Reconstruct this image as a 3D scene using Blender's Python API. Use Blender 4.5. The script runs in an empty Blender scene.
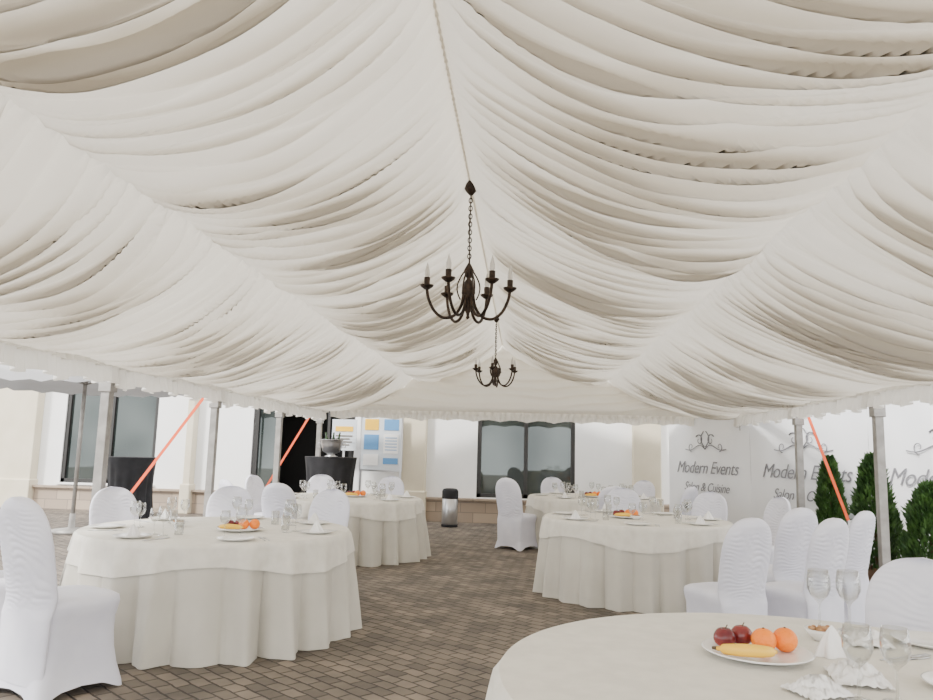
import bpy, math, random
from mathutils import Vector, Matrix, noise
random.seed(4)
sc = bpy.context.scene
pi = math.pi

# ---------------------------------------------------------------- materials
def nmat(name, col, rough=0.6, metal=0.0, spec=0.5, trans=0.0, sheen=0.0):
    m = bpy.data.materials.new(name); m.use_nodes = True
    b = m.node_tree.nodes['Principled BSDF']
    b.inputs['Base Color'].default_value = (*col, 1)
    b.inputs['Roughness'].default_value = rough
    b.inputs['Metallic'].default_value = metal
    b.inputs['Specular IOR Level'].default_value = spec
    b.inputs['Transmission Weight'].default_value = trans
    b.inputs['Sheen Weight'].default_value = sheen
    return m

def add_noise(m, c1, c2, scale=5, detail=4, bump=0.0, bscale=None, stretch=None):
    nt = m.node_tree; b = nt.nodes['Principled BSDF']
    tc = nt.nodes.new('ShaderNodeTexCoord')
    mp = nt.nodes.new('ShaderNodeMapping')
    if stretch: mp.inputs['Scale'].default_value = stretch
    nt.links.new(tc.outputs['Object'], mp.inputs[0])
    n = nt.nodes.new('ShaderNodeTexNoise'); n.inputs['Scale'].default_value = scale
    n.inputs['Detail'].default_value = detail
    nt.links.new(mp.outputs[0], n.inputs['Vector'])
    r = nt.nodes.new('ShaderNodeValToRGB')
    r.color_ramp.elements[0].position = .35; r.color_ramp.elements[1].position = .65
    r.color_ramp.elements[0].color = (*c1, 1); r.color_ramp.elements[1].color = (*c2, 1)
    nt.links.new(n.outputs['Fac'], r.inputs[0]); nt.links.new(r.outputs[0], b.inputs['Base Color'])
    if bump:
        n2 = nt.nodes.new('ShaderNodeTexNoise'); n2.inputs['Scale'].default_value = bscale or scale * 4
        nt.links.new(mp.outputs[0], n2.inputs['Vector'])
        bp = nt.nodes.new('ShaderNodeBump'); bp.inputs['Strength'].default_value = bump
        bp.inputs['Distance'].default_value = .01
        nt.links.new(n2.outputs['Fac'], bp.inputs['Height']); nt.links.new(bp.outputs[0], b.inputs['Normal'])
    return m

def cloth(name, col, tcol, fac):
    m = bpy.data.materials.new(name); m.use_nodes = True
    nt = m.node_tree; nt.nodes.clear()
    o = nt.nodes.new('ShaderNodeOutputMaterial'); mx = nt.nodes.new('ShaderNodeMixShader')
    d = nt.nodes.new('ShaderNodeBsdfDiffuse'); t = nt.nodes.new('ShaderNodeBsdfTranslucent')
    d.inputs[0].default_value = (*col, 1); t.inputs[0].default_value = (*tcol, 1)
    mx.inputs[0].default_value = fac
    tc = nt.nodes.new('ShaderNodeTexCoord')
    n = nt.nodes.new('ShaderNodeTexNoise'); n.inputs['Scale'].default_value = 160
    bp = nt.nodes.new('ShaderNodeBump'); bp.inputs['Strength'].default_value = .15; bp.inputs['Distance'].default_value = .003
    nt.links.new(tc.outputs['Object'], n.inputs['Vector']); nt.links.new(n.outputs['Fac'], bp.inputs['Height'])
    nt.links.new(bp.outputs[0], d.inputs['Normal'])
    nt.links.new(d.outputs[0], mx.inputs[1]); nt.links.new(t.outputs[0], mx.inputs[2]); nt.links.new(mx.outputs[0], o.inputs[0])
    return m

M_ceil = cloth('ceiling_voile', (.67, .635, .565), (.89, .835, .735), .235)
M_val = cloth('valance_voile', (.84, .82, .77), (.9, .88, .83), .25)
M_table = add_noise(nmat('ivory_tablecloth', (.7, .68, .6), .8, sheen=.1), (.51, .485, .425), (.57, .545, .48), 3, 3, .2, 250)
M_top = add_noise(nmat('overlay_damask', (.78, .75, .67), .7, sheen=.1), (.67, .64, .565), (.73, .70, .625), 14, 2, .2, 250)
M_chair = add_noise(nmat('stretch_white', (.76, .76, .83), .6, sheen=.1), (.67, .67, .76), (.73, .73, .81), 6, 2, .08, 200)
M_iron = add_noise(nmat('wrought_iron', (.03, .02, .015), .45, .7), (.020, .014, .011), (.05, .032, .022), 30, 3)
M_bulb = nmat('candle_bulb', (.8, .78, .74), .15, trans=.5)
M_alu = add_noise(nmat('aluminium_pole', (.42, .40, .38), .45, .4), (.24, .23, .215), (.34, .325, .305), 8, 3)
M_black = add_noise(nmat('black_cloth', (.012, .012, .015), .8), (.006, .006, .008), (.014, .014, .017), 5, 2)
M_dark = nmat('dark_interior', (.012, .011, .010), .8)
M_steel = nmat('brushed_steel', (.55, .55, .56), .3, .9)
M_cer = nmat('white_ceramic', (.85, .84, .82), .15)
M_nap = nmat('napkin_linen', (.85, .84, .83), .8)
M_orange = add_noise(nmat('orange_peel', (.9, .33, .03), .45), (.9, .20, .005), (.95, .26, .01), 6, 2, .5, 90)
M_apple = add_noise(nmat('apple_skin', (.2, .02, .03), .25), (.10, .008, .015), (.28, .04, .03), 8, 3)
M_ban = add_noise(nmat('banana_skin', (.85, .55, .06), .45), (.80, .46, .03), (.9, .56, .06), 6, 3)
M_brown = nmat('stem_brown', (.08, .05, .02), .7)
M_nut = add_noise(nmat('peanuts', (.4, .2, .08), .6), (.3, .13, .05), (.55, .33, .15), 60, 2)
M_strap = nmat('orange_webbing', (.85, .11, .03), .6)
M_leaf = add_noise(nmat('cypress_leaf', (.04, .11, .02), .6), (.015, .05, .010), (.05, .12, .02), 9, 3)
M_terra = nmat('pot_clay', (.12, .07, .04), .8)
M_wall = add_noise(nmat('white_render', (.8, .79, .77), .85), (.82, .82, .81), (.86, .86, .85), 2, 4, .1, 90)
M_col = add_noise(nmat('cream_render', (.72, .64, .48), .85), (.62, .555, .42), (.68, .615, .48), 2, 4, .1, 90)
M_stone = nmat('plinth_stone', (.4, .3, .22), .6)
M_frame = nmat('window_frame_dark', (.02, .019, .018), .4)
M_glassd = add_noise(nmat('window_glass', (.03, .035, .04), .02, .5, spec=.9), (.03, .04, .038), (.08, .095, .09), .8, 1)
M_banner = add_noise(nmat('banner_vinyl', (.82, .83, .85), .5), (.78, .79, .82), (.83, .84, .86), 1.5, 2)
M_ink = nmat('banner_ink', (.20, .20, .22), .6)
M_umb = cloth('parasol_canvas', (.45, .45, .46), (.6, .6, .6), .12)
M_blue = nmat('poster_blue', (.10, .28, .55), .5)
M_yel = nmat('poster_yellow', (.85, .50, .03), .5)
M_wht = nmat('poster_white', (.62, .66, .70), .5)
M_bot = nmat('bottle_green', (.02, .06, .02), .1)

def glass_mat():
    m = bpy.data.materials.new('clear_glass'); m.use_nodes = True
    nt = m.node_tree; nt.nodes.clear()
    o = nt.nodes.new('ShaderNodeOutputMaterial'); mx = nt.nodes.new('ShaderNodeMixShader')
    t = nt.nodes.new('ShaderNodeBsdfTransparent'); g = nt.nodes.new('ShaderNodeBsdfGlossy')
    g.inputs['Roughness'].default_value = .03; t.inputs[0].default_value = (.95, .955, .95, 1)
    f = nt.nodes.new('ShaderNodeLayerWeight'); f.inputs['Blend'].default_value = .28
    nt.links.new(f.outputs['Facing'], mx.inputs[0]); nt.links.new(t.outputs[0], mx.inputs[1]); nt.links.new(g.outputs[0], mx.inputs[2])
    nt.links.new(mx.outputs[0], o.inputs[0])
    return m
M_glass = glass_mat()

# stone plinth blocks
nt = M_stone.node_tree; b = nt.nodes['Principled BSDF']
tc = nt.nodes.new('ShaderNodeTexCoord'); mp = nt.nodes.new('ShaderNodeMapping'); mp.inputs['Rotation'].default_value = (pi/2, 0, 0)
br = nt.nodes.new('ShaderNodeTexBrick'); br.inputs['Color1'].default_value = (.42, .33, .25, 1); br.inputs['Color2'].default_value = (.33, .26, .20, 1)
br.inputs['Mortar'].default_value = (.22, .18, .15, 1); br.inputs['Scale'].default_value = 1; br.inputs['Brick Width'].default_value = .5
br.inputs['Row Height'].default_value = .2; br.inputs['Mortar Size'].default_value = .008
nt.links.new(tc.outputs['Object'], mp.inputs[0]); nt.links.new(mp.outputs[0], br.inputs['Vector']); nt.links.new(br.outputs[0], b.inputs['Base Color'])

# paver floor
M_floor = nmat('brick_pavers', (.12, .1, .08), .75)
nt = M_floor.node_tree; b = nt.nodes['Principled BSDF']
tc = nt.nodes.new('ShaderNodeTexCoord'); mp = nt.nodes.new('ShaderNodeMapping'); mp.inputs['Rotation'].default_value = (0, 0, math.radians(40))
wn = nt.nodes.new('ShaderNodeTexNoise'); wn.inputs['Scale'].default_value = 7; wn.inputs['Detail'].default_value = 2
wm = nt.nodes.new('ShaderNodeVectorMath'); wm.operation = 'SCALE'; wm.inputs['Scale'].default_value = .03
wa = nt.nodes.new('ShaderNodeVectorMath'); wa.operation = 'ADD'
br = nt.nodes.new('ShaderNodeTexBrick'); br.inputs['Color1'].default_value = (.215, .178, .143, 1); br.inputs['Color2'].default_value = (.105, .088, .072, 1)
br.inputs['Mortar'].default_value = (.05, .042, .035, 1); br.inputs['Scale'].default_value = 1; br.inputs['Brick Width'].default_value = .15
br.inputs['Row Height'].default_value = .10; br.inputs['Mortar Size'].default_value = .008; br.inputs['Bias'].default_value = 0
br.inputs['Mortar Smooth'].default_value = .6
n = nt.nodes.new('ShaderNodeTexNoise'); n.inputs['Scale'].default_value = 2.3; n.inputs['Detail'].default_value = 10
mx = nt.nodes.new('ShaderNodeMix'); mx.data_type = 'RGBA'; mx.blend_type = 'MULTIPLY'; mx.inputs[0].default_value = .9
rr = nt.nodes.new('ShaderNodeValToRGB'); rr.color_ramp.elements[0].position = .3; rr.color_ramp.elements[1].position = .7
rr.color_ramp.elements[0].color = (.6, .6, .6, 1); rr.color_ramp.elements[1].color = (1.3, 1.27, 1.22, 1)
bp = nt.nodes.new('ShaderNodeBump'); bp.invert = True; bp.inputs['Distance'].default_value = .012; bp.inputs['Strength'].default_value = 1
L = nt.links
L.new(tc.outputs['Object'], wn.inputs['Vector']); L.new(wn.outputs['Color'], wm.inputs[0]); L.new(tc.outputs['Object'], wa.inputs[0]); L.new(wm.outputs[0], wa.inputs[1])
L.new(wa.outputs[0], mp.inputs[0]); L.new(mp.outputs[0], br.inputs['Vector']); L.new(tc.outputs['Object'], n.inputs['Vector'])
L.new(n.outputs['Fac'], rr.inputs[0]); L.new(br.outputs['Color'], mx.inputs[6]); L.new(rr.outputs[0], mx.inputs[7])
L.new(mx.outputs[2], b.inputs['Base Color']); L.new(br.outputs['Fac'], bp.inputs['Height']); L.new(bp.outputs[0], b.inputs['Normal'])

# ---------------------------------------------------------------- mesh builder
class MB:
    def __init__(s): s.v = []; s.f = []; s.m = []
    def grid(s, fn, nu, nv, mi=0, cu=False, cv=False):
        b = len(s.v)
        for i in range(nu):
            for j in range(nv): s.v.append(tuple(fn(i, j)))
        for i in range(nu if cu else nu-1):
            for j in range(nv if cv else nv-1):
                i2 = (i+1) % nu; j2 = (j+1) % nv
                s.f.append((b+i*nv+j, b+i2*nv+j, b+i2*nv+j2, b+i*nv+j2)); s.m.append(mi)
    def lathe(s, prof, c=(0, 0, 0), n=24, mi=0, sx=1, sy=1):
        def fn(i, j):
            a = 2*pi*i/n; r, z = prof[j]
            return (c[0]+r*sx*math.cos(a), c[1]+r*sy*math.sin(a), c[2]+z)
        s.grid(fn, n, len(prof), mi, cu=True)
    def tube(s, pts, r, n=8, mi=0):
        pts = [Vector(p) for p in pts]; N = len(pts)
        rs = r if isinstance(r, (list, tuple)) else [r]*N
        fr = []; up = Vector((0, 0, 1))
        for i in range(N):
            t = (pts[min(i+1, N-1)]-pts[max(i-1, 0)]).normalized()
            if i == 0:
                a = t.cross(up)
                if a.length < .05: a = t.cross(Vector((1, 0, 0)))
            else: a = prev - t*prev.dot(t)
            a.normalize(); prev = a; fr.append((a, t.cross(a)))
        def fn(i, j):
            an = 2*pi*j/n; a, bb = fr[i]
            return pts[i]+(a*math.cos(an)+bb*math.sin(an))*rs[i]
        base = len(s.v)
        s.grid(fn, N, n, mi, cv=True)
        s.f.append(tuple(base+k for k in range(n))); s.m.append(mi)
        s.f.append(tuple(base+(N-1)*n+k for k in reversed(range(n)))); s.m.append(mi)
    def box(s, c, d, mi=0, rz=0):
        b = len(s.v); cr, sr = math.cos(rz), math.sin(rz)
        for dx in (-1, 1):
            for dy in (-1, 1):
                for dz in (-1, 1):
                    x, y, z = dx*d[0]/2, dy*d[1]/2, dz*d[2]/2
                    s.v.append((c[0]+x*cr-y*sr, c[1]+x*sr+y*cr, c[2]+z))
        for q in ((0, 1, 3, 2), (4, 6, 7, 5), (0, 4, 5, 1), (2, 3, 7, 6), (0, 2, 6, 4), (1, 5, 7, 3)):
            s.f.append(tuple(b+k for k in q)); s.m.append(mi)
    def ball(s, c, r, mi=0, n=16, sc3=(1, 1, 1)):
        prof = [(math.sin(pi*k/10)*r, -math.cos(pi*k/10)*r*sc3[2]) for k in range(11)]
        s.lathe(prof, c, n, mi, sc3[0], sc3[1])
    def mesh(s, name, mats, smooth=True):
        me = bpy.data.meshes.new(name); me.from_pydata(s.v, [], s.f); me.update()
        for m in mats: me.materials.append(m)
        me.polygons.foreach_set('material_index', s.m)
        me.polygons.foreach_set('use_smooth', [smooth]*len(s.f))
        return me
def place(name, me, loc=(0, 0, 0), rz=0, scale=1):
    o = bpy.data.objects.new(name, me); sc.collection.objects.link(o)
    o.location = loc; o.rotation_euler = (0, 0, rz); o.scale = (scale,)*3
    return o
def obj(mb, name, mats, loc=(0, 0, 0), rz=0, smooth=True):
    return place(name, mb.mesh(name, mats, smooth), loc, rz)

def bevel(o, w=.01):
    m = o.modifiers.new('bevel', 'BEVEL'); m.width = w; m.segments = 2; m.limit_method = 'ANGLE'
    return o

# ---------------------------------------------------------------- ground
mb = MB(); mb.box((0, 8, -.05), (50, 50, .1)); obj(mb, 'floor', [M_floor], smooth=False)

# ---------------------------------------------------------------- tent ceiling
XR, ZR = -.44, 3.46
XL, XE, ZE = -3.8, 3.55, 2.17
Y0, Y1 = -1.5, 14.0
NS = lambda x, y, z=0: noise.noise(Vector((x, y, z)))
def pleat(q):
    f = q % 1.0
    f = f/.68*.5 if f < .68 else .5+(f-.68)/.32*.5
    return max(0, math.sin(pi*f))**.8
def roof_pt(side, t, y):
    xe = XL if side < 0 else XE
    x = XR+(xe-XR)*t; z = ZR+(ZE-ZR)*t
    u = (t*2) % 1 if t < 1 else 1
    if abs(t-.5) < 1e-6: u = 0
    pan = 0 if t < .5 else 1
    w = max(0, math.sin(pi*u))**.55
    sag = (.20 if pan == 0 else .14)*w*(1+.2*NS(y*.7, side*3+pan*5))
    # the sheet is gathered: rolls sweep across each bay and lap over one another
    q = y + .30*NS(y*.5, u*1.0+pan*4, side*7) + .11*NS(y*1.6, u*1.2, side*5+pan) - .18*w + .03*NS(y*4, u*2.0, side+8)
    am = min(1.42, max(.25, .9+1.15*NS(q*1.3, u*1.0, pan*3+side*2)))
    P1 = .185; ph = 2*pi*(q/P1+.5*NS(y*.8, pan, side))
    k = (.40+.98*w)*am
    dy = P1/(2*pi)*k*math.sin(ph)
    dz = (.009+.038*w)*am*(1+math.sin(ph-.5))
    q2 = q+.09*NS(y*2.0, u*1.5, 3+side)
    am2 = min(1.6, max(.25, 1+1.4*NS(q2*2.5, u*1.6, 5+pan)))
    P2 = .072; ph2 = 2*pi*(q2/P2)+1.6*u
    dy += P2/(2*pi)*(.4+.65*w)*am2*math.sin(ph2)
    dz += (.005+.011*w)*am2*(1+math.sin(ph2-.5))
    e = min(1, t/.035)
    dz = dz*e+.02*(1-e)
    z -= sag + dz + .05*w*NS(q*1.4, u*.8, side*9)
    return (x, y+dy*e, z)
mb = MB()
nt_, step = 73, .0088
ny = int((Y1-Y0)/step)+1
for side in (-1, 1):
    mb.grid(lambda i, j: roof_pt(side, i/(nt_-1), Y0+(Y1-.06-Y0)*j/(ny-1)), nt_, ny, 0)
# ridge binding tape
def tape(i, j):
    y = Y0+(Y1-Y0)*i/1200; s = (j-3)/3
    return (XR+s*.025, y, ZR-.030+.022*s*s+.005*math.sin(y*2*pi/.07+s))
mb.grid(tape, 1201, 7, 0)
# far gable drape
def gab(i, j):
    x = XL+(XE-XL)*i/299; zt = ZR+(ZE-ZR)*(abs(x-XR)/((XR-XL) if x < XR else (XE-XR)))
    v = j/39; z = ZE-.03+(zt+.01-ZE+.03)*v
    s = (x-XL)/(XE-XL)
    q = z+.25*math.sin(pi*s)+.08*NS(x*1.2, z*2)
    return (x, Y1-.01-.06*math.sin(pi*v)*pleat(q/.17)-.10*math.sin(pi*v)*(zt-ZE), z)
mb.grid(gab, 300, 40, 0)
obj(mb, 'ceiling', [M_ceil])

# valances
def valance(name, pA, pB, zt, h, nrm):
    A = Vector(pA); B = Vector(pB); Ln = (B-A).length; n = int(Ln/.015)
    mb = MB()
    for lay, (hh, off) in enumerate(((h, 0), (h*.4, .04))):
        def fn(i, j):
            s = Ln*i/(n-1); v = j/9
            p = A.lerp(B, i/(n-1))
            dep = hh*(1-.20*abs(math.cos(pi*s/.5)))*(1+.14*NS(s*2, lay))
            wv = (.008+.034*v)*math.sin(2*pi*s/.13+1.8*NS(s*3, v*.5, lay)) + .03*v*NS(s*4, v)
            return (p.x+nrm[0]*(wv+off), p.y+nrm[1]*(wv+off), zt-dep*v)
        mb.grid(fn, n, 10, 0)
    return obj(mb, name, [M_val])
valance('valance_left', (XL, Y0, 0), (XL, Y1-.1, 0), ZE+.01, .28, (1, 0))
valance('valance_right', (XE, Y0, 0), (XE, Y1-.1, 0), ZE+.01, .26, (-1, 0))
valance('valance_back', (XL+.1, Y1-.05, 0), (XE-.1, Y1-.05, 0), ZE-.02, .18, (0, -1))

# tent posts and beams
for x, ys in ((XL-.1, (2.3, 4.6, 6.65, 9.1, 11.6, 13.95)), (XE+.1, (3.2, 5.6, 8.0, 10.25, 12.8))):
    for y in ys:
        mb = MB(); mb.box((0, 0, 1.08), (.085, .085, 2.16)); mb.box((0, 0, .01), (.2, .2, .02)); mb.box((0, 0, 1.95), (.12, .12, .16))
        bevel(obj(mb, 'tent_post', [M_alu], (x, y, 0), smooth=False), .006)
mb = MB()
mb.box((XL-.1, 6.25, 2.22), (.09, 15.5, .10)); mb.box((XE+.1, 6.25, 2.22), (.09, 15.5, .10)); mb.box(((XL+XE)/2, 14.05, 2.22), (XE-XL+.29, .08, .10))
obj(mb, 'tent_eave_frame', [M_alu], smooth=False)

# straps
for a, b_ in (((XL-.14, 9.0, 2.1), (-5.5, 9.2, .01)), ((XL-.14, 13.6, 2.1), (-5.15, 13.7, .01)), ((XE+.14, 10.1, 2.1), (4.40, 10.1, .01))):
    A = Vector(a); B = Vector(b_); mb = MB(); d = (B-A).normalized(); sd = Vector((0, 1, 0)).cross(d).normalized()
    w = sd*.019; t = Vector((0, .003, 0))
    def fn(i, j):
        p = A.lerp(B, i/10); return p + [w+t, -w+t, -w-t, w-t][j]
    mb.grid(fn, 11, 4, 0, cv=True)
    p = A.lerp(B, .72); mb.box(p, (.07, .05, .12), 1)
    mb.box((B.x, B.y, .02), (.08, .08, .04), 1)
    obj(mb, 'ratchet_strap', [M_strap, M_steel], smooth=False)

# ---------------------------------------------------------------- facade
YF = 15.2
ops = [(-9.8, -7.75, .55, 3.1), (-5.67, -3.5, 0.0, 2.9), (-.95, 1.03, .5, 2.75)]
mb = MB()
def wallbox(x0, x1, z0, z1): mb.box(((x0+x1)/2, YF+.15, (z0+z1)/2), (x1-x0, .3, z1-z0), 0)
xs = -15
for x0, x1, z0, z1 in ops:
    wallbox(xs, x0, 0, 4.2); wallbox(x0, x1, z1, 4.2)
    if z0 > 0: wallbox(x0, x1, 0, z0)
    xs = x1
wallbox(xs, 9, 0, 4.2)
obj(mb, 'wall_back', [M_wall], smooth=False)
mb = MB()
for x0, x1 in ((-15, -5.67), (-3.5, 9)):
    mb.box(((x0+x1)/2, YF-.06, .22), (x1-x0, .12, .44)); mb.box(((x0+x1)/2, YF-.09, .46), (x1-x0, .2, .04))
obj(mb, 'baseboard_back', [M_stone], smooth=False)
mb = MB()
for x0, x1 in ((-11.2, -10.3), (-7.0, -6.85), (-2.5, -1.98), (2.16, 2.7)):
    mb.box(((x0+x1)/2, YF-.12, 2.1), (x1-x0, .24, 4.2)); mb.box(((x0+x1)/2, YF-.14, .3), (x1-x0+.06, .3, .6))
bevel(obj(mb, 'trim_1', [M_col], smooth=False), .02)
def window(name, x0, x1, z0, z1, nm, tr=None):
    mb = MB(); cx = (x0+x1)/2; cz = (z0+z1)/2; W = x1-x0; H = z1-z0
    for x in [x0+.04+i*(W-.08)/nm for i in range(nm+1)]: mb.box((x, YF+.08, cz), (.08, .1, H), 0)
    for z in (z0+.04, z1-.04)+((tr,) if tr else ()): mb.box((cx, YF+.08, z), (W, .1, .08), 0)
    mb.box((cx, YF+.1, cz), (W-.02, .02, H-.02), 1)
    mb.box((cx, YF-.0, z0-.02), (W+.1, .16, .04), 2)
    return obj(mb, name, [M_frame, M_glassd, M_wall], smooth=False)
window('window_1', -9.8, -7.75, .55, 3.1, 2)
window('window_2', -.95, 1.03, .5, 2.75, 2, 2.2)
# entrance recess
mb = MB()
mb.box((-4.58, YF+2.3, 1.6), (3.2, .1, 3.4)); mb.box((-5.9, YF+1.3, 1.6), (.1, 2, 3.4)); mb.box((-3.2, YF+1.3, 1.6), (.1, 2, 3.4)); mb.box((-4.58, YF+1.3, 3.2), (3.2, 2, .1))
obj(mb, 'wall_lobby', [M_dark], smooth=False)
mb = MB()
for x in (-5.60, -3.57): mb.box((x, YF+.08, 1.45), (.09, .12, 2.9))
mb.box((-4.58, YF+.08, 2.85), (2.1, .12, .09))
for x in (-5.1, -4.06): mb.box((x, YF+.08, 1.4), (.06, .08, 2.8))
mb.box((-5.34, YF+.08, 1.42), (.45, .02, 2.75), 1)
mb.box((-5.34, YF+.08, .1), (.45, .06, .16), 0); mb.box((-3.82, YF+.08, .1), (.45, .06, .16), 0)
mb.tube([(-5.05, YF-.02, .9), (-5.05, YF-.02, 1.4)], .015, 8, 1)
obj(mb, 'door_1', [M_frame, M_glassd], smooth=False)

# poster board
mb = MB()
mb.box((0, 0, 1.55), (.86, .05, 1.15), 0); mb.box((0, -.03, 1.55), (.80, .01, 1.09), 1)
mb.box((-.2, -.04, 1.9), (.28, .01, .22), 3); mb.box((.2, -.04, 1.9), (.3, .01, .22), 2); mb.box((-.2, -.04, 1.55), (.3, .01, .3), 2)
mb.box((.2, -.04, 1.52), (.3, .01, .38), 4); mb.box((-.2, -.04, 1.2), (.3, .01, .22), 4); mb.box((.2, -.04, 1.18), (.3, .01, .12), 2)
for k in range(5): mb.box((.2, -.048, 1.4+.06*k), (.24, .004, .015), 2)
for x in (-.4, .4): mb.box((x, 0, .75), (.04, .04, 1.5), 0); mb.box((x, 0, .015), (.04, .4, .03), 0)
obj(mb, 'notice_board', [M_steel, M_wht, M_blue, M_yel, M_cer], (-2.85, YF-.42, 0), smooth=False)
mb = MB()
mb.box((0, 0, 0), (.5, .03, .62), 0); mb.box((0, -.02, .12), (.36, .01, .10), 2)
for k in range(4): mb.box((-.03*(k % 2), -.02, -.02-.06*k), (.34-.05*(k % 2), .01, .02), 1)
mb.box((0, .02, -.95), (.04, .03, 1.4), 3); mb.box((0, .02, -1.66), (.3, .3, .03), 3)
obj(mb, 'menu_sign', [M_wht, M_brown, M_yel, M_steel], (-3.62, YF-.4, 1.68), smooth=False)

# ---------------------------------------------------------------- banner fence on the right
FA = Vector((2.8, 14.75, 0)); FB = Vector((7.2, 3.6, 0)); fd = (FB-FA).normalized(); FLn = (FB-FA).length
ang = math.atan2(fd.y, fd.x)
def text_child(body, parent, x, z, size, shear=.4):
    cu = bpy.data.curves.new('lettering', 'FONT'); cu.body = body; cu.size = size; cu.shear = shear; cu.extrude = .002
    cu.align_x = 'CENTER'; cu.offset = -.001; cu.space_character = .95
    cu.materials.append(M_ink)
    o = bpy.data.objects.new('lettering', cu); sc.collection.objects.link(o); o.parent = parent
    o.location = (x, -.02, z); o.rotation_euler = (pi/2, 0, 0)
def spiral(cx, cz, r0, a0, turns, sgn, n=30):
    return [(cx+sgn*(r0*(1-.8*k/n))*math.cos(a0+turns*2*pi*k/n), -.02, cz+(r0*(1-.8*k/n))*math.sin(a0+turns*2*pi*k/n)) for k in range(n+1)]
nb = 5; bw = FLn/nb
for k in range(nb):
    mb = MB()
    def fn(i, j):
        return (bw*(i/39)-.0, .01*math.sin(i*.5+j*.2)*math.sin(pi*j/19)+.006*NS(i*.2, j*.3), .12+2.3*j/19)
    mb.grid(fn, 40, 20, 0)
    mb.tube([(.03, .05, 0), (.03, .05, 2.45)], .022, mi=1); mb.tube([(bw-.03, .05, 0), (bw-.03, .05, 2.45)], .022, mi=1)
    mb.tube([(0, .05, 2.43), (bw, .05, 2.43)], .018, mi=1)
    for sg in (-1, 1):
        cx = bw/2
        mb.tube(spiral(cx+sg*.17, 1.72, .11, pi*.2, 1.1, sg), [.011*(1-.6*q/30) for q in range(31)], 6, 2)
        mb.tube(spiral(cx+sg*.42, 1.60, .08, -pi*.5, 1.0, sg), [.009*(1-.6*q/30) for q in range(31)], 6, 2)
        mb.tube([(cx+sg*t*.6, -.02, 1.56+.10*math.sin(t*5)*(1-t)) for t in [q/16 for q in range(17)]], .008, 6, 2)
        mb.tube([(cx+sg*(.02+.1*math.sin(t*3)), -.02, 1.60+.28*t) for t in [q/12 for q in range(13)]], .009, 6, 2)
    o = obj(mb, 'event_banner', [M_banner, M_alu, M_ink], (FA+fd*bw*k), ang)
    text_child('Modern Events', o, bw/2, 1.13, .31)
    text_child('Salon & Cuisine', o, bw/2, .82, .22)

# ---------------------------------------------------------------- cypress shrubs
def shrub(loc, h, r):
    mb = MB(); mb.tube([(0, 0, .18), (0, 0, h*.9)], [.02, .006], 6, 1)
    mb.lathe([(0, 0), (.13, 0), (.17, .22), (.18, .24), (.16, .24), (.15, .2), (0, .2)], n=20, mi=2)
    for k in range(5200):
        t = random.random()**.8; z = .2+t*(h-.2)
        R = r*(max(0, math.sin(pi*min(1, .18+t*.82)))**.6)*(1-t*.35)
        a = random.random()*2*pi
        R *= (.82+.4*NS(math.cos(a)*2, math.sin(a)*2, z*5))
        rr = R*math.sqrt(random.uniform(.35, 1)); x, y = rr*math.cos(a), rr*math.sin(a)
        ln = random.uniform(.05, .11); w = random.uniform(.008, .018)
        d = Vector((math.cos(a)*.6+random.uniform(-.4, .4), math.sin(a)*.6+random.uniform(-.4, .4), 1)).normalized()
        s = d.cross(Vector((random.uniform(-1, 1), random.uniform(-1, 1), .1))).normalized()*w
        p = Vector((x, y, z)); bI = len(mb.v)
        mb.v += [tuple(p), tuple(p+d*ln*.5+s), tuple(p+d*ln), tuple(p+d*ln*.5-s)]
        mb.f.append((bI, bI+1, bI+2, bI+3)); mb.m.append(0)
    obj(mb, 'potted_cypress', [M_leaf, M_brown, M_terra], loc, smooth=False)
shrub((4.15, 10.55, 0), 1.42, .25); shrub((3.98, 8.9, 0), 1.45, .31); shrub((4.22, 8.2, 0), 1.16, .36)

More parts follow.
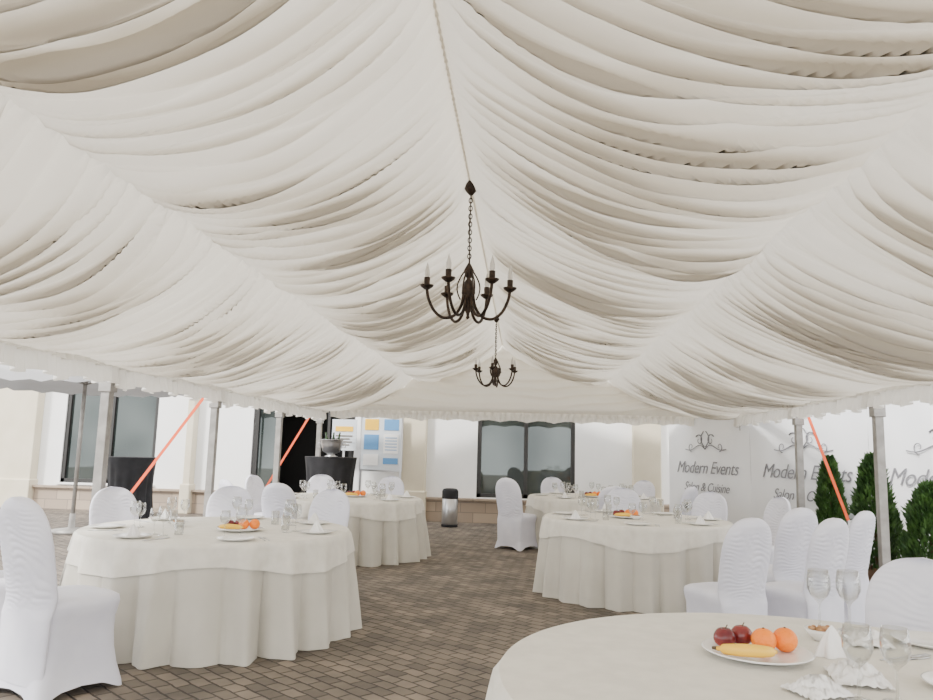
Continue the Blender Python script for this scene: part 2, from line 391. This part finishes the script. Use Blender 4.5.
# ---------------------------------------------------------------- chandeliers
def chandelier_mesh():
    mb = MB()
    mb.lathe([(0, .04), (.045, .03), (.062, -.0), (.04, -.04), (.014, -.07), (0, -.075)], n=20)
    nl = 17
    for k in range(nl):
        z = -.07-.031*k; ax = k % 2
        mb.tube([((.013*math.cos(q) if ax else 0), (0 if ax else .013*math.cos(q)), z-.012+.022*math.sin(q)) for q in [2*pi*i/12 for i in range(13)]], .0042, 5)
    mb.tube([(.004, .003, -.05), (-.006, .004, -.3), (.005, -.004, -.6)], .004, 5)
    mb.lathe([(0, -.58), (.008, -.60), (.02, -.62), (.04, -.66), (.025, -.70), (.015, -.72), (.035, -.75), (.048, -.79), (.052, -.83), (.034, -.87), (.018, -.9), (.026, -.93), (.030, -.95), (.014, -.98), (.010, -1.0), (.015, -1.015), (0, -1.03)], n=20)
    for k in range(6):
        a = 2*pi*k/6+.12; ca, sa = math.cos(a), math.sin(a)
        P = []
        ctrl = [(.03, -.80), (.05, -.92), (.10, -1.0), (.18, -1.02), (.25, -.97), (.295, -.88), (.31, -.80)]
        N = 30
        for i in range(N+1):
            t = i/N*(len(ctrl)-1); q = min(int(t), len(ctrl)-2); f = t-q
            p0, p1, p2, p3 = ctrl[max(q-1, 0)], ctrl[q], ctrl[q+1], ctrl[min(q+2, len(ctrl)-1)]
            c = [.5*((2*p1[d])+(-p0[d]+p2[d])*f+(2*p0[d]-5*p1[d]+4*p2[d]-p3[d])*f*f+(-p0[d]+3*p1[d]-3*p2[d]+p3[d])*f**3) for d in (0, 1)]
            P.append((c[0]*ca, c[0]*sa, c[1]))
        mb.tube(P, .0115, 8)
        S = [((.03+.055*math.sin(t*2.6))*ca, (.03+.055*math.sin(t*2.6))*sa, -.66-.22*t) for t in [i/14 for i in range(15)]]
        mb.tube(S, .006, 6)
        c = (.31*ca, .31*sa, 0)
        mb.lathe([(0, -.81), (.02, -.81), (.046, -.79), (.052, -.778), (.03, -.785), (0, -.785)], c, 16)
        mb.lathe([(.021, -.79), (.023, -.72), (.0, -.72)], c, 14)
        mb.lathe([(.012, -.72), (.019, -.70), (.018, -.67), (.008, -.63), (0, -.60)], c, 12, 1)
    return mb.mesh('chandelier', [M_iron, M_bulb])
cm = chandelier_mesh()
place('chandelier', cm, (XR+.01, 5.38, ZR-.06)); place('chandelier', cm, (XR, 10.9, ZR-.06), .3)

# ---------------------------------------------------------------- tables
def table(loc, R=.98, seed=0, rot=0, nf=22, top=True):
    mb = MB(); n = 540; H = .75
    prof_r = [i/8 for i in range(9)]
    mb.grid(lambda i, j: (R*prof_r[j]*math.cos(2*pi*i/n), R*prof_r[j]*math.sin(2*pi*i/n), H), n, 9, 0, cu=True)
    def fold(a, s):
        w = a*nf+2.4*NS(math.cos(a)*1.7, math.sin(a)*1.7, s)+1.4*NS(math.cos(a)*4, math.sin(a)*4, s+3)
        f = -(1-2*abs(math.sin(w/2))**.75)    # rounded flutes with narrow valleys
        return f+.2*math.sin(2*w+1), .8+.9*NS(math.cos(a)*2.5, math.sin(a)*2.5, s+9)
    def sk(i, j):
        a = 2*pi*i/n; v = j/15
        f, am = fold(a, seed)
        if j == 0: r = R; z = H
        elif j == 1: r = R+.008; z = H-.010
        else:
            z = H-.01-(H-.012)*((j-1)/14); d = (H-z)/H
            r = R+.010+.055*d+(.095*am*d**.65)*(f-.35)
        return (r*math.cos(a), r*math.sin(a), max(z, .004))
    mb.grid(sk, n, 16, 0, cu=True)
    mb.tube([(0, 0, 0), (0, 0, .72)], .05, 12, 2); mb.lathe([(0, .02), (.3, .02), (.3, 0)], n=20, mi=2)
    if top:
        S = R*1.16
        def drop(a):
            a2 = a-rot; L_ = S/max(abs(math.cos(a2)), abs(math.sin(a2)))-R
            return .235*math.tanh(L_/.22)
        mb.grid(lambda i, j: (R*1.004*prof_r[j]*math.cos(2*pi*i/n), R*1.004*prof_r[j]*math.sin(2*pi*i/n), H+.006), n, 9, 1, cu=True)
        def tp(i, j):
            a = 2*pi*i/n; D = drop(a); v = j/9; f, am = fold(a, seed)
            if j == 0: r, z = R*1.004, H+.006
            else:
                z = H+.006-D*v; d = (H-z)/H
                r = R+.020+.055*d+(.095*am*max(d, 0)**.65)*(max(f, -.35)-.35)+.012*d
            return (r*math.cos(a), r*math.sin(a), z)
        mb.grid(tp, n, 10, 1, cu=True)
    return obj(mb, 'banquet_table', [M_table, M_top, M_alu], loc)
T1 = (-2.38, 5.8); T2 = (-2.38, 10.0); T3 = (1.18, 8.05); T4 = (1.08, 11.9); T5 = (.89, 2.36)
table((*T1, 0), 1.0, 1, .35); table((*T2, 0), 1.0, 2, .1); table((*T3, 0), .95, 3, .75); table((*T4, 0), .98, 4, .2); table((*T5, 0), .95, 5, .5)

# ---------------------------------------------------------------- chairs (faces +Y locally, seat centre origin)
def chair_mesh():
    mb = MB(); n = 96
    def sup(a, hx, hy, e):
        c, s = math.cos(a), math.sin(a)
        return hx*math.copysign(abs(c)**(2/e), c), hy*math.copysign(abs(s)**(2/e), s)
    loops = [(.0, .250, .255, 7), (.03, .247, .252, 6.5), (.12, .228, .235, 5), (.20, .217, .225, 4.4), (.28, .212, .22, 4.2), (.36, .212, .218, 4.4), (.40, .217, .222, 5), (.44, .224, .228, 5), (.468, .222, .226, 4.5), (.482, .20, .205, 4), (.49, .15, .15, 3), (.492, .05, .05, 2), (.492, 0, 0, 2)]
    def body(i, j):
        a = 2*pi*i/n; z, hx, hy, e = loops[j]; x, y = sup(a, hx, hy, e)
        k = min(1, abs(math.cos(a)*math.sin(a))*2)
        if j < 6:
            pull = .11*(1-k)*(1-abs(j-1.5)/6); x *= 1-pull; y *= 1-pull
            if j < 2: z += .05*(1-k)**1.5
        return (x, y, z)
    mb.grid(body, n, len(loops), 0, cu=True)
    Z0, Z1, nz, nx = .08, 1.0, 150, 37
    def hw(z):
        if z < .72: return .205+.026*(max(0, (z-Z0)/(.72-Z0)))**1.2
        u = (z-.72)/(Z1-.72); return .231*(max(0, 1-u**2.8))**(1/2.2)
    def yc(z): return -.205-.12*max(0, (z-.45)/.57)**1.1
    def bk(sgn):
        def fn(i, j):
            z = Z0+(Z1-Z0)*(i/(nz-1)); s = -1+2*j/(nx-1); s = math.sin(s*pi/2)
            w = hw(z); x = w*s
            th = .034*math.sqrt(max(0, 1-abs(s)**4))*min(1, math.sqrt(max(0, (Z1-z))/.06))
            y = yc(z)+sgn*th
            y += .045*(s*s)*(1 if z > .5 else .3+.7*max(0, (z-.4)/.1))
            zz = z-.06*(1-s*s)+.13*NS(x*6, z*3, sgn)
            ru = abs(math.sin(pi*zz/.036))**.8-.5
            y += sgn*.0065*ru*(1+1.6*NS(x*6, z*8, 7))*min(1, max(0, (z-.40)/.08))*max(0, min(1, (Z1-z)/.06))*max(.0, 1-abs(s)**6)
            return (x, y, z)
        return fn
    mb.grid(bk(1), nz, nx, 0); mb.grid(bk(-1), nz, nx, 0)
    return mb.mesh('banquet_chair', [M_chair])
ch = chair_mesh()
def chair(x, y, tx=None, ty=None, d=None, s=1):
    rz = math.atan2(d[1], d[0])-pi/2 if d else math.atan2(ty-y, tx-x)-pi/2
    place('banquet_chair', ch, (x, y, 0), rz, s)
chair(-2.66, 4.28, d=(.45, .89), s=1.09)
chair(-3.52, 6.5, *T1); chair(-1.98, 7.15, *T1); chair(-2.85, 7.15, *T1); chair(-3.5, 5.05, *T1)
chair(-2.72, 8.62, *T2); chair(-3.4, 9.05, *T2); chair(-3.55, 10.3, *T2); chair(-2.1, 11.3, *T2); chair(-3.0, 11.2, *T2)
chair(-.08, 11.35, d=(.6, .8), s=1.04); chair(1.2, 10.5, *T4); chair(2.15, 11.0, *T4); chair(.6, 13.2, *T4); chair(1.9, 12.9, *T4)
chair(1.25, 9.45, *T3); chair(2.1, 9.15, *T3); chair(2.55, 8.45, *T3)
chair(1.45, 5.65, d=(-.5, .86), s=1.0); chair(2.14, 6.65, d=(-.5, .86), s=1.02); chair(2.06, 5.85, d=(-.6, .8)); chair(2.65, 6.75, d=(-.7, .7))
chair(1.63, 3.36, *T5, s=.98)

# ---------------------------------------------------------------- tableware
TZ = .757
mb = MB(); mb.lathe([(0, 0), (.038, 0), (.038, .003), (.006, .008), (.004, .02), (.004, .085), (.010, .095), (.030, .115), (.040, .14), (.040, .17), (.034, .205), (.033, .205), (.038, .17), (.038, .14), (.028, .117), (.0, .1)], n=28)
g1 = mb.mesh('wine_glass', [M_glass])
mb = MB(); mb.lathe([(0, 0), (.03, 0), (.031, .004), (.034, .11), (.033, .11), (.029, .006), (0, .006)], n=24)
g2 = mb.mesh('water_tumbler', [M_glass])
mb = MB(); mb.lathe([(0, 0), (.075, 0), (.085, .004), (.125, .016), (.13, .02), (.124, .021), (.085, .009), (0, .007)], n=40)
plate = mb.mesh('dinner_plate', [M_cer])
mb = MB()
def nk(i, j):
    a = 2*pi*i/48; v = j/10; r = (.055*max(0, 1-v)**.8)*(1+.22*math.sin(a*5+v*2)); return (r*math.cos(a)*1.2, r*math.sin(a)*.7, .11*v)
mb.grid(nk, 48, 11, 0, cu=True); napk = mb.mesh('folded_napkin', [M_nap])
mb = MB()
def nk2(i, j):
    u = i/23-.5; v = j/23-.5
    return (u*.17, v*.14, .006+.05*(1-4*u*u)*(1-4*v*v)*abs(math.sin(9*u+5*v+3*NS(u*6, v*6)))+.015*abs(NS(u*12, v*12, 2)))
mb.grid(nk2, 24, 24, 0); crum = mb.mesh('crumpled_napkin', [M_nap])
mb = MB()
for k, (x, L_) in enumerate(((-.012, .19), (.014, .2))):
    mb.box((x, -.03, .002), (.006, L_*.7, .003)); mb.box((x, .07, .002), (.016 if k else .02, .06, .003))
    if k == 0:
        for q in (-1, 0, 1): mb.box((x+q*.007, .115, .002), (.003, .04, .003))
cut = mb.mesh('fork_and_knife', [M_steel])
mb = MB(); mb.lathe([(0, 0), (.03, 0), (.055, .03), (.058, .04), (.054, .04), (.03, .012), (0, .01)], n=28)
for k in range(40):
    a = random.random()*6.28; r = .04*math.sqrt(random.random()); mb.ball((r*math.cos(a), r*math.sin(a), .032+.012*random.random()), .009, 1, 8, (1, .7, .7))
nuts = mb.mesh('bowl_of_nuts', [M_cer, M_nut])

def fruit_mesh():
    mb = MB()
    mb.lathe([(0, 0), (.10, 0), (.115, .005), (.165, .018), (.175, .023), (.168, .025), (.115, .011), (0, .009)], n=56, mi=0)
    for (x, y) in ((.028, .012), (.105, .03)):
        r = .040; mb.lathe([(0, -r*.97)]+[(r*math.sin(pi*k/16), -r*.97*math.cos(pi*k/16)) for k in range(1, 16)]+[(.004, r*.94), (0, r*.92)], (x, y, .05), 28, 1)
        mb.lathe([(0, .0), (.004, .001), (.003, .004), (0, .004)], (x, y, .05+r*.92), 8, 4)
    for (x, y, z) in ((-.085, .06, .046), (-.02, .085, .05)):
        pr = []
        for k in range(17):
            t = pi*k/16; rr = .037*(1+.12*math.cos(t))*math.sin(t); zz = -.034*math.cos(t)
            if k > 12: zz -= .010*((k-12)/4)**2
            pr.append((max(rr, 0), zz))
        mb.lathe(pr, (x, y, z), 26, 2)
        mb.tube([(x, y, z+.018), (x+.004, y, z+.03), (x+.010, y, z+.04)], .0018, 6, 4)
    B = []; Rr = []
    for k in range(21):
        t = k/20; a = -2.45+1.55*t
        B.append((-.045+.135*math.cos(a)*.95, .045+.15*math.sin(a)*.95-.005, .035+.008*math.sin(pi*t)))
        Rr.append(.020*(math.sin(pi*(.10+.82*t))**.45) if 1 < k < 19 else .007)
    mb.tube(B, Rr, 10, 3)
    d = Vector(B[0])-Vector(B[1]); mb.tube([B[0], tuple(Vector(B[0])+d.normalized()*.018)], [.006, .005], 8, 4)
    return mb.mesh('fruit_plate', [M_cer, M_orange, M_apple, M_ban, M_brown])
fm = fruit_mesh()
# near table
place('fruit_plate', fm, (.775, 2.62, TZ), .05)
for x, y, s in ((1.16, 3.10, 1.08), (1.26, 3.07, 1.1), (.92, 2.20, .98), (1.02, 2.20, .96)): place('wine_glass', g1, (x, y, TZ), 0, s)
place('bowl_of_nuts', nuts, (1.09, 2.90, TZ)); place('folded_napkin', napk, (1.04, 2.68, TZ), .4, .9); place('crumpled_napkin', crum, (1.24, 2.88, TZ), 1.4, 1.0)
place('dinner_plate', plate, (1.47, 2.90, TZ)); place('fork_and_knife', cut, (1.27, 2.68, TZ), -1.1)
place('crumpled_napkin', crum, (.83, 2.25, TZ), .4, .9); place('crumpled_napkin', crum, (1.00, 2.40, TZ), 1.4, 1.1)
place('dinner_plate', plate, (1.30, 2.35, TZ))
# other tables
def setting(T, R, ns, rot, fr, far=False):
    for k in range(ns):
        a = rot+2*pi*k/ns
        P = lambda r, da=0: (T[0]+r*math.cos(a+da), T[1]+r*math.sin(a+da), TZ)
        place('dinner_plate', plate, P(R-.18), 0)
        if k % 2 == 0:
            p = P(R-.18); place('folded_napkin', napk, (p[0], p[1], TZ+.009), a, .8)
        place('wine_glass', g1, P(R-.38, .10)); place('wine_glass', g1, P(R-.40, -.08), 0, .9)
        if k % 2 == 0: place('water_tumbler', g2, P(R-.48, .2))
        if not far: place('fork_and_knife', cut, P(R-.17, .24), a+pi/2)
    place('fruit_plate', fm, (T[0]+fr[0], T[1]+fr[1], TZ), .2)
    place('bowl_of_nuts', nuts, (T[0]-fr[0]-.12, T[1]-fr[1]-.15, TZ))
setting(T1, 1.0, 7, .75, (.22, -.15)); setting(T2, 1.0, 7, .3, (.1, .1), True)
setting(T3, .95, 7, .1, (-.1, 0)); setting(T4, .98, 7, .5, (0, -.1), True)

# ---------------------------------------------------------------- bar tables, bucket, bin
def bar(loc, h=1.12, r=.42, pot=True):
    mb = MB(); n = 160
    mb.lathe([(0, h), (r, h), (r+.005, h-.01)], n=n)
    def sk(i, j):
        a = 2*pi*i/n; v = j/14; z = h-.01-(h-.02)*v
        r_ = r*(1-.12*math.sin(pi*v))+.03*math.sin(a*14+v)*v
        return (r_*math.cos(a), r_*math.sin(a), z)
    mb.grid(sk, n, 15, 0, cu=True)
    obj(mb, 'cocktail_table', [M_black], loc)
    if pot:
        mb = MB()
        mb.lathe([(0, 0), (.11, 0), (.12, .01), (.06, .03), (.07, .05), (.16, .10), (.19, .22), (.205, .30), (.215, .31), (.20, .31), (.18, .22), (.15, .12), (0, .10)], n=36, mi=0)
        for sx in (-1, 1): mb.tube([(sx*.19, 0, .24), (sx*.25, 0, .25), (sx*.25, 0, .17), (sx*.18, 0, .17)], .008, 6, 0)
        for (x, y, tx) in ((-.07, .02, -.06), (.08, .0, .07), (0, .08, .01)):
            mb.tube([(x, y, .12), (x+tx*.5, y, .30), (x+tx*.7, y, .36), (x+tx*.9, y, .44)], [.04, .04, .018, .014], 12, 1)
        obj(mb, 'ice_bucket', [M_steel, M_bot], (loc[0], loc[1], h+.001))
bar((-3.45, 13.2, 0), 1.25, .46); bar((-7.2, 13.3, 0), 1.15, .42, False)
mb = MB(); mb.lathe([(0, 0), (.14, 0), (.15, .01), (.15, .55), (.14, .56)], n=32, mi=0)
mb.lathe([(.155, .52), (.155, .66), (.13, .70), (.08, .71), (.07, .68), (0, .66)], n=32, mi=1); mb.lathe([(.152, .0), (.156, .0), (.156, .05), (.152, .05)], n=32, mi=1)
obj(mb, 'trash_bin', [M_steel, M_black], (-1.38, 14.2, 0))

# parasol outside left
mb = MB(); R = 1.55; n = 64
def par(i, j):
    a = 2*pi*i/n; v = j/10
    s = 1/max(math.cos(((a+pi/8) % (pi/4))-pi/8), .9)
    if v <= .8: r = R*v/.8; z = 2.95-.5*(v/.8)-.03*math.sin(pi*v/.8)
    else: r = R; z = 2.45-.22*(v-.8)/.2+.02*math.sin(a*24)
    return (r*s*math.cos(a)*.98, r*s*math.sin(a)*.98, z)
mb.grid(par, n, 11, 0, cu=True); mb.tube([(0, 0, 0), (0, 0, 2.98)], .03, 12, 1); mb.lathe([(0, 0), (.28, 0), (.28, .06), (.05, .09), (.04, .3), (0, .3)], n=24, mi=1)
for k in range(8):
    a = 2*pi*k/8; mb.tube([(0, 0, 2.3), (R*.6*math.cos(a), R*.6*math.sin(a), 2.56)], .009, 6, 1); mb.tube([(0, 0, 2.9), (R*.97*math.cos(a), R*.97*math.sin(a), 2.44)], .009, 6, 1)
obj(mb, 'patio_parasol', [M_umb, M_alu], (-6.95, 11.2, 0))

# ---------------------------------------------------------------- light
w = bpy.data.worlds.new('overcast'); sc.world = w; w.use_nodes = True
nt = w.node_tree; bg = nt.nodes['Background']
tc = nt.nodes.new('ShaderNodeTexCoord'); n = nt.nodes.new('ShaderNodeTexNoise'); n.inputs['Scale'].default_value = 1.5; n.inputs['Detail'].default_value = 5
r = nt.nodes.new('ShaderNodeValToRGB'); r.color_ramp.elements[0].color = (.90, .92, .95, 1); r.color_ramp.elements[1].color = (1, .99, .96, 1)
nt.links.new(tc.outputs['Generated'], n.inputs['Vector']); nt.links.new(n.outputs['Fac'], r.inputs[0]); nt.links.new(r.outputs[0], bg.inputs[0])
bg.inputs[1].default_value = 4.6
s = bpy.data.lights.new('sun', 'SUN'); s.energy = 5.5; s.angle = math.radians(8); s.color = (1, .96, .90)
so = bpy.data.objects.new('sun', s); sc.collection.objects.link(so); so.rotation_euler = (math.radians(50), 0, math.radians(-35))

# ---------------------------------------------------------------- camera
cam = bpy.data.cameras.new('camera'); cam.sensor_width = 36; cam.lens = 28.55; cam.clip_start = .05
co = bpy.data.objects.new('camera', cam); sc.collection.objects.link(co)
Mx = Matrix.Translation((0, 0, 1.4)) @ Matrix.Rotation(math.radians(4.6), 4, 'Z') @ Matrix.Rotation(math.radians(90+7.85), 4, 'X') @ Matrix.Rotation(math.radians(1.5), 4, 'Z')
co.matrix_world = Mx
sc.camera = co
